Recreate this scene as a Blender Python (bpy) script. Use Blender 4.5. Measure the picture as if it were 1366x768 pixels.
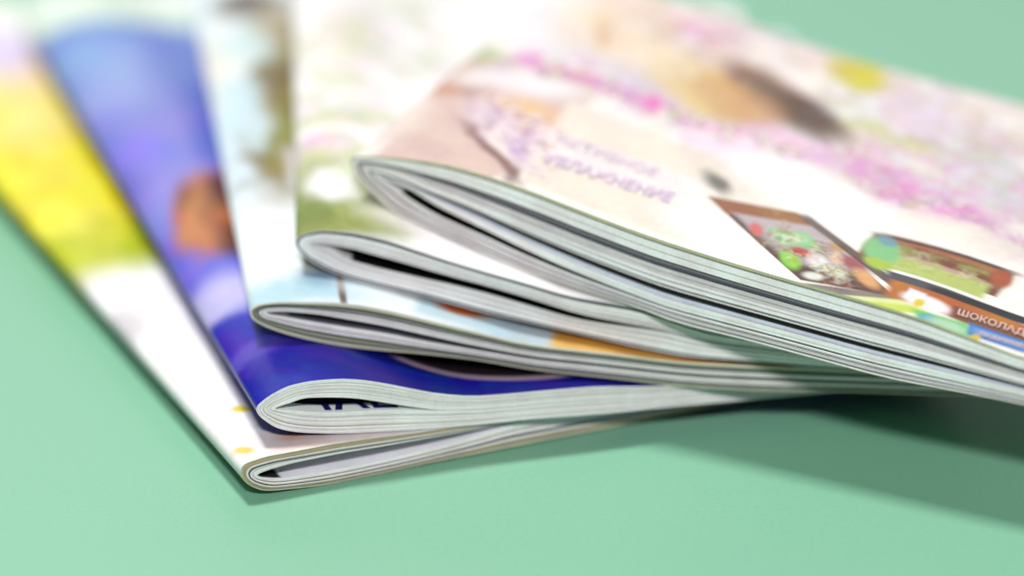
import bpy, math, random
from mathutils import Vector, Matrix
for o in list(bpy.data.objects): bpy.data.objects.remove(o)
scene = bpy.context.scene
col = scene.collection
random.seed(7)
R = math.radians

# ------------------------------------------------------------------ camera
cam_d = bpy.data.cameras.new('camera'); cam = bpy.data.objects.new('camera', cam_d); col.objects.link(cam)
cam.location = [-0.0,-1.0049,0.44741]
cam.rotation_euler = (R(90 - 24.0), 0, 0)
cam_d.sensor_width = 36.0
cam_d.lens = 36.0 * 5000 / 1366
cam_d.clip_start = 0.01; cam_d.clip_end = 60
cam_d.dof.use_dof = True
cam_d.dof.focus_distance = 0.975
cam_d.dof.aperture_fstop = 3.1
cam_d.dof.aperture_blades = 0
scene.camera = cam

# ------------------------------------------------------------------ light
world = bpy.data.worlds.new('World'); scene.world = world; world.use_nodes = True
bgn = world.node_tree.nodes['Background']
bgn.inputs[0].default_value = (0.93, 0.97, 1.0, 1); bgn.inputs[1].default_value = 0.09

def area_lamp(name, direction, dist, size, power, colour, target=(0.03, -0.05, 0.03)):
    """An area light that shines along `direction` on to the stack."""
    d = bpy.data.lights.new(name, 'AREA'); d.shape = 'DISK'; d.size = size; d.energy = power; d.color = colour
    o = bpy.data.objects.new(name, d); col.objects.link(o)
    v = Vector(direction).normalized()
    o.location = Vector(target) - v * dist
    o.rotation_euler = v.to_track_quat('-Z', 'Y').to_euler()
    return o
area_lamp('overhead_lamp', (0.28, -0.18, -1.0), 1.5, 0.25, 24.5, (1.0, 0.985, 0.96))
area_lamp('front_lamp', (0.05, 1.14, -1.0), 1.7, 0.18, 23.0, (1.0, 1.0, 1.0))
bl = area_lamp('added_back_light', (0.0, -1.0, -0.44), 2.3, 3.0, 13.0, (0.96, 1.0, 0.98))  # unseen area light added behind the stack to give the table sheen
bl.data.shape = 'RECTANGLE'; bl.data.size = 3.2; bl.data.size_y = 1.4

vs = scene.view_settings
scene.display_settings.display_device = 'sRGB'
vs.view_transform = 'Standard'; vs.look = 'None'; vs.exposure = 0.0; vs.gamma = 1.0; vs.use_curve_mapping = False
scene.cycles.use_denoising = True

# ------------------------------------------------------------------ measured shapes (metres; profiles in millimetres)
# OT / OB: outer top and bottom of the folded booklet, GU / GL: upper and lower rim of the gap inside the fold
MAGS = {
"m1":{"a":[-0.07054,-0.1367],"eu":[0.91595,0.4013],"ev":[-0.41722,0.9088],"w":0.19,"l":0.37,"OT":[[0.21,8.71],[0.34,9.44],[0.68,10.14],[1.23,10.69],[1.97,10.99],[2.9,11.19],[4.01,11.35],[5.3,11.52],[6.78,11.68],[8.42,11.76],[10.24,11.75],[12.23,11.71],[14.39,11.69],[16.72,11.69],[19.22,11.69],[21.88,11.69],[24.71,11.69],[27.7,11.61],[30.85,11.45],[34.17,11.27],[37.64,11.06],[41.28,10.8],[45.07,10.53],[49.03,10.3],[53.14,10.13],[57.41,9.97],[61.83,9.73],[66.41,9.42],[71.15,9.15],[76.04,8.99],[81.09,8.87],[86.29,8.77],[91.64,8.62],[97.14,8.4],[102.8,8.1],[108.61,7.8],[114.57,7.58],[120.68,7.4],[126.94,7.24],[133.35,7.11],[139.91,6.99],[146.62,6.89],[153.48,6.81],[160.49,6.75],[167.65,6.69],[174.95,6.64],[182.4,6.6],[190.0,6.56]],"OB":[[0.21,8.71],[0.34,7.65],[0.68,6.67],[1.23,5.75],[1.97,4.87],[2.9,4.05],[4.01,3.26],[5.3,2.5],[6.78,1.93],[8.42,1.59],[10.24,1.33],[12.23,1.12],[14.39,0.9],[16.72,0.66],[19.22,0.44],[21.88,0.27],[24.71,0.2],[27.7,0.2],[30.85,0.22],[34.17,0.24],[37.64,0.26],[41.28,0.31],[45.07,0.39],[49.03,0.5],[53.14,0.6],[57.41,0.6],[61.83,0.6],[66.41,0.6],[71.15,0.6],[76.04,0.6],[81.09,0.6],[86.29,0.6],[91.64,0.6],[97.14,0.6],[102.8,0.6],[108.61,0.6],[114.57,0.6],[120.68,0.6],[126.94,0.6],[133.35,0.6],[139.91,0.6],[146.62,0.6],[153.48,0.6],[160.49,0.6],[167.65,0.6],[174.95,0.6],[182.4,0.6],[190.0,0.6]],"GU":[[4.9,6.67],[5.03,6.85],[5.36,7.03],[5.9,7.2],[6.62,7.37],[7.52,7.52],[8.61,7.67],[9.87,7.8],[11.3,7.94],[12.91,8.07],[14.68,8.17],[16.63,8.23],[18.73,8.26],[21.01,8.29],[23.44,8.31],[26.04,8.32],[28.79,8.3],[31.71,8.25],[34.79,8.16],[38.02,8.07],[41.41,8.0],[44.96,7.95],[48.66,7.91],[52.51,7.87],[56.52,7.83],[60.69,7.8],[65.0,7.77],[69.47,7.74],[74.09,7.72],[78.86,7.7],[83.78,7.66],[88.85,7.59],[94.07,7.51],[99.44,7.35],[104.95,7.12],[110.62,6.92],[116.43,6.77],[122.39,6.64],[128.5,6.52],[134.75,6.42],[141.15,6.33],[147.69,6.25],[154.38,6.19],[161.22,6.14],[168.2,6.09],[175.32,6.06],[182.59,6.03],[190.0,6.0]],"GL":[[4.9,6.67],[5.03,6.41],[5.36,6.17],[5.9,5.94],[6.62,5.7],[7.52,5.45],[8.61,5.16],[9.87,4.86],[11.3,4.61],[12.91,4.46],[14.68,4.34],[16.63,4.25],[18.73,4.17],[21.01,4.11],[23.44,4.06],[26.04,4.01],[28.79,3.98],[31.71,3.97],[34.79,4.0],[38.02,4.07],[41.41,4.18],[44.96,4.31],[48.66,4.46],[52.51,4.64],[56.52,4.92],[60.69,5.29],[65.0,5.71],[69.47,6.2],[74.09,6.95],[78.86,7.44],[83.78,7.43],[88.85,7.36],[94.07,7.27],[99.44,7.11],[104.95,6.88],[110.62,6.68],[116.43,6.53],[122.39,6.4],[128.5,6.28],[134.75,6.18],[141.15,6.09],[147.69,6.01],[154.38,5.95],[161.22,5.9],[168.2,5.85],[175.32,5.82],[182.59,5.79],[190.0,5.76]]},
"m2":{"a":[-0.06653,-0.12656],"eu":[0.96577,0.25939],"ev":[-0.30958,0.95087],"w":0.2,"l":0.322,"OT":[[0.0,21.97],[0.13,22.54],[0.5,23.06],[1.07,23.6],[1.85,24.18],[2.83,24.86],[4.0,25.56],[5.37,26.22],[6.92,26.89],[8.65,27.47],[10.57,27.81],[12.67,28.05],[14.94,28.18],[17.4,28.14],[20.03,28.02],[22.84,27.82],[25.81,27.33],[28.97,26.66],[32.29,25.73],[35.78,24.62],[39.45,23.37],[43.28,22.08],[47.28,20.78],[51.44,19.73],[55.78,18.82],[60.27,18.26],[64.94,18.0],[69.76,17.83],[74.76,17.67],[79.91,17.51],[85.23,17.36],[90.71,17.11],[96.34,16.55],[102.15,15.81],[108.11,15.13],[114.23,14.59],[120.51,14.11],[126.95,13.67],[133.55,13.28],[140.3,12.93],[147.22,12.62],[154.29,12.35],[161.52,12.1],[168.9,11.88],[176.44,11.69],[184.14,11.52],[191.99,11.35],[200.0,11.18]],"OB":[[0.0,21.97],[0.13,21.08],[0.5,20.25],[1.07,19.44],[1.85,18.64],[2.83,17.75],[4.0,16.71],[5.37,15.79],[6.92,15.08],[8.65,14.47],[10.57,13.94],[12.67,13.48],[14.94,13.07],[17.4,12.67],[20.03,12.3],[22.84,11.97],[25.81,11.68],[28.97,11.43],[32.29,11.19],[35.78,10.95],[39.45,10.72],[43.28,10.5],[47.28,10.3],[51.44,10.09],[55.78,9.9],[60.27,9.78],[64.94,9.74],[69.76,9.71],[74.76,9.62],[79.91,9.36],[85.23,9.1],[90.71,8.86],[96.34,8.65],[102.15,8.53],[108.11,8.43],[114.23,8.29],[120.51,8.1],[126.95,7.9],[133.55,7.72],[140.3,7.56],[147.22,7.41],[154.29,7.26],[161.52,7.13],[168.9,7.0],[176.44,6.87],[184.14,6.76],[191.99,6.66],[200.0,6.56]],"GU":[[5.16,21.32],[5.28,21.53],[5.64,21.72],[6.2,21.9],[6.96,22.09],[7.91,22.3],[9.06,22.53],[10.38,22.88],[11.89,23.27],[13.58,23.37],[15.45,23.23],[17.5,23.01],[19.71,22.76],[22.11,22.43],[24.67,22.0],[27.4,21.43],[30.3,20.61],[33.38,19.7],[36.61,18.75],[40.02,17.75],[43.58,16.77],[47.32,15.75],[51.21,15.08],[55.27,14.65],[59.49,14.33],[63.88,14.12],[68.42,13.99],[73.12,13.87],[77.98,13.71],[83.01,13.51],[88.18,13.28],[93.52,12.99],[99.02,12.61],[104.67,12.21],[110.48,11.85],[116.44,11.53],[122.56,11.22],[128.83,10.93],[135.26,10.65],[141.84,10.4],[148.58,10.17],[155.47,9.96],[162.51,9.78],[169.7,9.61],[177.05,9.46],[184.55,9.32],[192.2,9.18],[200.0,9.1]],"GL":[[5.16,21.32],[5.28,21.16],[5.64,21.03],[6.2,20.9],[6.96,20.76],[7.91,20.6],[9.06,20.41],[10.38,20.17],[11.89,19.82],[13.58,19.44],[15.45,19.08],[17.5,18.7],[19.71,18.41],[22.11,18.19],[24.67,18.0],[27.4,17.84],[30.3,17.68],[33.38,17.41],[36.61,17.03],[40.02,16.59],[43.58,16.04],[47.32,15.48],[51.21,14.99],[55.27,14.51],[59.49,14.11],[63.88,13.88],[68.42,13.74],[73.12,13.63],[77.98,13.47],[83.01,13.27],[88.18,13.04],[93.52,12.75],[99.02,12.37],[104.67,11.97],[110.48,11.61],[116.44,11.29],[122.56,10.98],[128.83,10.69],[135.26,10.41],[141.84,10.16],[148.58,9.93],[155.47,9.72],[162.51,9.54],[169.7,9.37],[177.05,9.22],[184.55,9.08],[192.2,8.94],[200.0,8.86]]},
"m3":{"a":[-0.06946,-0.09819],"eu":[1.0,0.00087],"ev":[-0.14004,0.99015],"w":0.198,"l":0.266,"OT":[[-0.21,36.96],[-0.07,37.48],[0.29,37.95],[0.86,38.39],[1.63,38.8],[2.6,39.17],[3.76,39.41],[5.11,39.59],[6.65,39.73],[8.37,39.79],[10.27,39.79],[12.35,39.78],[14.61,39.75],[17.04,39.72],[19.65,39.67],[22.43,39.52],[25.38,39.26],[28.5,38.91],[31.79,38.3],[35.26,37.55],[38.89,36.7],[42.68,35.67],[46.65,34.56],[50.78,33.46],[55.07,32.33],[59.53,31.16],[64.15,29.91],[68.93,28.6],[73.88,27.54],[78.99,26.73],[84.26,26.05],[89.69,25.4],[95.28,24.74],[101.02,23.97],[106.93,23.1],[113.0,22.34],[119.22,21.82],[125.6,21.41],[132.14,21.04],[138.84,20.66],[145.69,20.28],[152.7,19.91],[159.86,19.55],[167.18,19.2],[174.65,18.87],[182.28,18.57],[190.06,18.28],[198.0,17.87]],"OB":[[-0.21,36.96],[-0.07,35.96],[0.29,35.08],[0.86,34.37],[1.63,33.75],[2.6,33.16],[3.76,32.55],[5.11,31.93],[6.65,31.3],[8.37,30.68],[10.27,30.06],[12.35,29.44],[14.61,28.83],[17.04,28.24],[19.65,27.68],[22.43,27.15],[25.38,26.65],[28.5,26.19],[31.79,25.77],[35.26,25.4],[38.89,25.07],[42.68,24.73],[46.65,24.34],[50.78,23.85],[55.07,23.28],[59.53,22.64],[64.15,21.85],[68.93,20.89],[73.88,19.96],[78.99,19.22],[84.26,18.56],[89.69,17.94],[95.28,17.3],[101.02,16.59],[106.93,15.81],[113.0,15.09],[119.22,14.55],[125.6,14.1],[132.14,13.71],[138.84,13.42],[145.69,13.25],[152.7,13.17],[159.86,13.06],[167.18,12.82],[174.65,12.5],[182.28,12.22],[190.06,11.99],[198.0,11.75]],"GU":[[4.76,36.47],[4.88,36.48],[5.24,36.49],[5.79,36.5],[6.55,36.51],[7.49,36.52],[8.63,36.52],[9.94,36.49],[11.44,36.38],[13.12,36.22],[14.97,36.03],[17.0,35.81],[19.2,35.47],[21.57,35.02],[24.11,34.5],[26.82,33.94],[29.7,33.38],[32.74,32.77],[35.96,32.09],[39.33,31.31],[42.87,30.43],[46.57,29.53],[50.44,28.59],[54.46,27.62],[58.65,26.67],[62.99,25.73],[67.5,24.78],[72.16,23.86],[76.99,23.07],[81.97,22.46],[87.1,21.89],[92.4,21.25],[97.85,20.55],[103.45,19.85],[109.21,19.14],[115.13,18.44],[121.19,17.93],[127.42,17.56],[133.79,17.23],[140.32,16.91],[147.0,16.61],[153.83,16.36],[160.82,16.13],[167.95,15.86],[175.24,15.55],[182.68,15.27],[190.26,15.01],[198.0,14.71]],"GL":[[4.76,36.47],[4.88,36.37],[5.24,36.29],[5.79,36.2],[6.55,36.11],[7.49,36.01],[8.63,35.88],[9.94,35.7],[11.44,35.44],[13.12,35.14],[14.97,34.8],[17.0,34.46],[19.2,34.1],[21.57,33.7],[24.11,33.26],[26.82,32.8],[29.7,32.32],[32.74,31.79],[35.96,31.19],[39.33,30.44],[42.87,29.54],[46.57,28.68],[50.44,27.84],[54.46,27.01],[58.65,26.17],[62.99,25.33],[67.5,24.46],[72.16,23.61],[76.99,22.85],[81.97,22.23],[87.1,21.66],[92.4,21.01],[97.85,20.31],[103.45,19.61],[109.21,18.9],[115.13,18.2],[121.19,17.69],[127.42,17.32],[133.79,16.99],[140.32,16.67],[147.0,16.37],[153.83,16.12],[160.82,15.89],[167.95,15.62],[175.24,15.31],[182.68,15.03],[190.26,14.77],[198.0,14.47]]},
"m4":{"a":[-0.05826,-0.0793],"eu":[0.9855,-0.16967],"ev":[-0.05637,0.99841],"w":0.15,"l":0.27,"OT":[[0.0,48.32],[0.1,49.05],[0.37,49.73],[0.8,50.33],[1.39,50.82],[2.12,51.22],[3.0,51.57],[4.03,51.91],[5.19,52.31],[6.49,52.68],[7.93,52.84],[9.5,52.84],[11.21,52.84],[13.05,52.83],[15.02,52.77],[17.13,52.56],[19.36,52.23],[21.72,51.83],[24.22,51.38],[26.84,50.73],[29.58,49.93],[32.46,49.09],[35.46,48.25],[38.58,47.34],[41.83,46.44],[45.21,45.57],[48.7,44.71],[52.32,43.85],[56.07,43.0],[59.93,42.15],[63.92,41.25],[68.03,40.21],[72.26,39.22],[76.61,38.5],[81.08,38.01],[85.67,37.59],[90.38,37.06],[95.21,36.14],[100.16,34.58],[105.23,32.83],[110.41,31.39],[115.72,30.55],[121.14,29.92],[126.68,29.39],[132.33,28.91],[138.1,28.49],[143.99,28.11],[150.0,27.72]],"OB":[[0.0,48.32],[0.1,47.74],[0.37,47.19],[0.8,46.6],[1.39,45.91],[2.12,45.14],[3.0,44.36],[4.03,43.63],[5.19,42.93],[6.49,42.25],[7.93,41.59],[9.5,40.97],[11.21,40.37],[13.05,39.81],[15.02,39.29],[17.13,38.79],[19.36,38.32],[21.72,37.86],[24.22,37.4],[26.84,36.98],[29.58,36.55],[32.46,36.06],[35.46,35.45],[38.58,34.73],[41.83,33.99],[45.21,33.24],[48.7,32.46],[52.32,31.74],[56.07,31.13],[59.93,30.54],[63.92,29.9],[68.03,29.21],[72.26,28.48],[76.61,27.73],[81.08,26.97],[85.67,26.13],[90.38,25.29],[95.21,24.55],[100.16,23.91],[105.23,23.33],[110.41,23.16],[115.72,23.16],[121.14,23.16],[126.68,23.16],[132.33,23.16],[138.1,23.16],[143.99,23.16],[150.0,23.16]],"GU":[[4.96,48.63],[5.05,48.63],[5.32,48.62],[5.73,48.62],[6.3,48.61],[7.01,48.61],[7.86,48.6],[8.85,48.59],[9.97,48.57],[11.23,48.47],[12.62,48.32],[14.14,48.14],[15.79,47.91],[17.57,47.56],[19.48,47.13],[21.52,46.67],[23.68,46.2],[25.96,45.71],[28.37,45.16],[30.91,44.57],[33.56,43.94],[36.34,43.28],[39.24,42.62],[42.26,41.95],[45.41,41.28],[48.67,40.61],[52.05,39.88],[55.55,39.08],[59.17,38.22],[62.91,37.32],[66.76,36.3],[70.74,35.21],[74.83,34.16],[79.03,33.27],[83.36,32.58],[87.8,32.02],[92.35,31.5],[97.02,30.92],[101.81,30.2],[106.71,29.14],[111.72,28.23],[116.85,27.77],[122.09,27.44],[127.45,27.15],[132.92,26.86],[138.5,26.59],[144.19,26.34],[150.0,26.1]],"GL":[[4.96,48.63],[5.05,48.51],[5.32,48.42],[5.73,48.33],[6.3,48.24],[7.01,48.13],[7.86,47.99],[8.85,47.82],[9.97,47.55],[11.23,46.86],[12.62,45.97],[14.14,45.16],[15.79,44.62],[17.57,44.16],[19.48,43.74],[21.52,43.33],[23.68,42.9],[25.96,42.48],[28.37,42.05],[30.91,41.62],[33.56,41.17],[36.34,40.72],[39.24,40.25],[42.26,39.74],[45.41,39.18],[48.67,38.57],[52.05,37.9],[55.55,37.1],[59.17,36.22],[62.91,35.34],[66.76,34.42],[70.74,33.47],[74.83,32.6],[79.03,31.92],[83.36,31.49],[87.8,31.18],[92.35,30.89],[97.02,30.55],[101.81,30.02],[106.71,28.97],[111.72,27.99],[116.85,27.53],[122.09,27.2],[127.45,26.91],[132.92,26.62],[138.5,26.35],[144.19,26.1],[150.0,25.86]]},
"m5":{"a":[-0.04377,-0.05651],"eu":[0.88413,-0.46724],"ev":[0.37226,0.92813],"w":0.24,"l":0.151,"OT":[[-0.24,63.18],[-0.08,63.61],[0.35,64.01],[1.05,64.38],[1.98,64.7],[3.16,65.0],[4.57,65.28],[6.21,65.55],[8.07,65.84],[10.15,66.14],[12.45,66.46],[14.97,66.74],[17.71,66.97],[20.66,67.19],[23.82,67.37],[27.19,67.48],[30.77,67.44],[34.55,67.23],[38.54,66.93],[42.74,66.57],[47.14,66.02],[51.74,65.36],[56.55,64.63],[61.55,63.74],[66.76,62.77],[72.16,61.82],[77.76,60.88],[83.56,59.92],[89.56,59.02],[95.75,58.21],[102.13,57.46],[108.71,56.75],[115.49,56.07],[122.46,55.43],[129.62,54.83],[136.97,54.28],[144.51,53.7],[152.25,53.1],[160.18,52.39],[168.29,51.35],[176.6,49.89],[185.09,48.39],[193.77,46.89],[202.64,46.27],[211.7,45.91],[220.95,45.63],[230.38,45.42],[240.0,44.94]],"OB":[[-0.24,63.18],[-0.08,61.81],[0.35,60.55],[1.05,59.36],[1.98,58.22],[3.16,57.08],[4.57,55.91],[6.21,54.7],[8.07,53.41],[10.15,51.88],[12.45,50.85],[14.97,50.18],[17.71,49.53],[20.66,48.9],[23.82,48.21],[27.19,47.48],[30.77,46.7],[34.55,45.84],[38.54,44.83],[42.74,43.79],[47.14,42.84],[51.74,41.93],[56.55,41.12],[61.55,40.39],[66.76,39.71],[72.16,39.11],[77.76,38.56],[83.56,37.96],[89.56,37.13],[95.75,36.01],[102.13,35.42],[108.71,35.19],[115.49,35.0],[122.46,34.71],[129.62,34.33],[136.97,33.91],[144.51,33.5],[152.25,33.01],[160.18,32.78],[168.29,32.94],[176.6,33.2],[185.09,33.39],[193.77,33.53],[202.64,33.55],[211.7,33.55],[220.95,33.55],[230.38,33.55],[240.0,33.55]],"GU":[[8.43,60.75],[8.58,60.46],[9.0,60.2],[9.67,59.95],[10.57,59.7],[11.71,59.43],[13.06,59.14],[14.64,58.82],[16.44,58.44],[18.44,57.94],[20.66,57.14],[23.09,56.14],[25.73,55.15],[28.57,54.25],[31.62,53.38],[34.87,52.5],[38.32,51.58],[41.97,50.59],[45.81,49.51],[49.86,48.38],[54.1,47.27],[58.54,46.21],[63.17,45.15],[67.99,44.14],[73.01,43.16],[78.22,42.21],[83.61,41.32],[89.2,40.4],[94.98,39.59],[100.95,39.1],[107.11,38.8],[113.45,38.49],[119.98,38.16],[126.7,37.8],[133.6,37.41],[140.69,37.0],[147.96,36.55],[155.42,36.2],[163.06,36.04],[170.88,35.94],[178.88,35.88],[187.07,35.82],[195.44,35.73],[203.99,35.66],[212.72,35.59],[221.64,35.55],[230.73,35.51],[240.0,35.45]],"GL":[[8.43,60.75],[8.58,60.23],[9.0,59.78],[9.67,59.34],[10.57,58.89],[11.71,58.4],[13.06,57.83],[14.64,57.16],[16.44,56.19],[18.44,55.2],[20.66,54.26],[23.09,53.35],[25.73,52.48],[28.57,51.69],[31.62,50.97],[34.87,50.25],[38.32,49.51],[41.97,48.68],[45.81,47.75],[49.86,46.78],[54.1,45.83],[58.54,44.92],[63.17,44.04],[67.99,43.2],[73.01,42.41],[78.22,41.66],[83.61,40.91],[89.2,40.1],[94.98,39.36],[100.95,38.88],[107.11,38.57],[113.45,38.24],[119.98,37.92],[126.7,37.56],[133.6,37.17],[140.69,36.76],[147.96,36.31],[155.42,35.96],[163.06,35.8],[170.88,35.7],[178.88,35.64],[187.07,35.58],[195.44,35.49],[203.99,35.42],[212.72,35.35],[221.64,35.31],[230.73,35.27],[240.0,35.21]]}}
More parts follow.
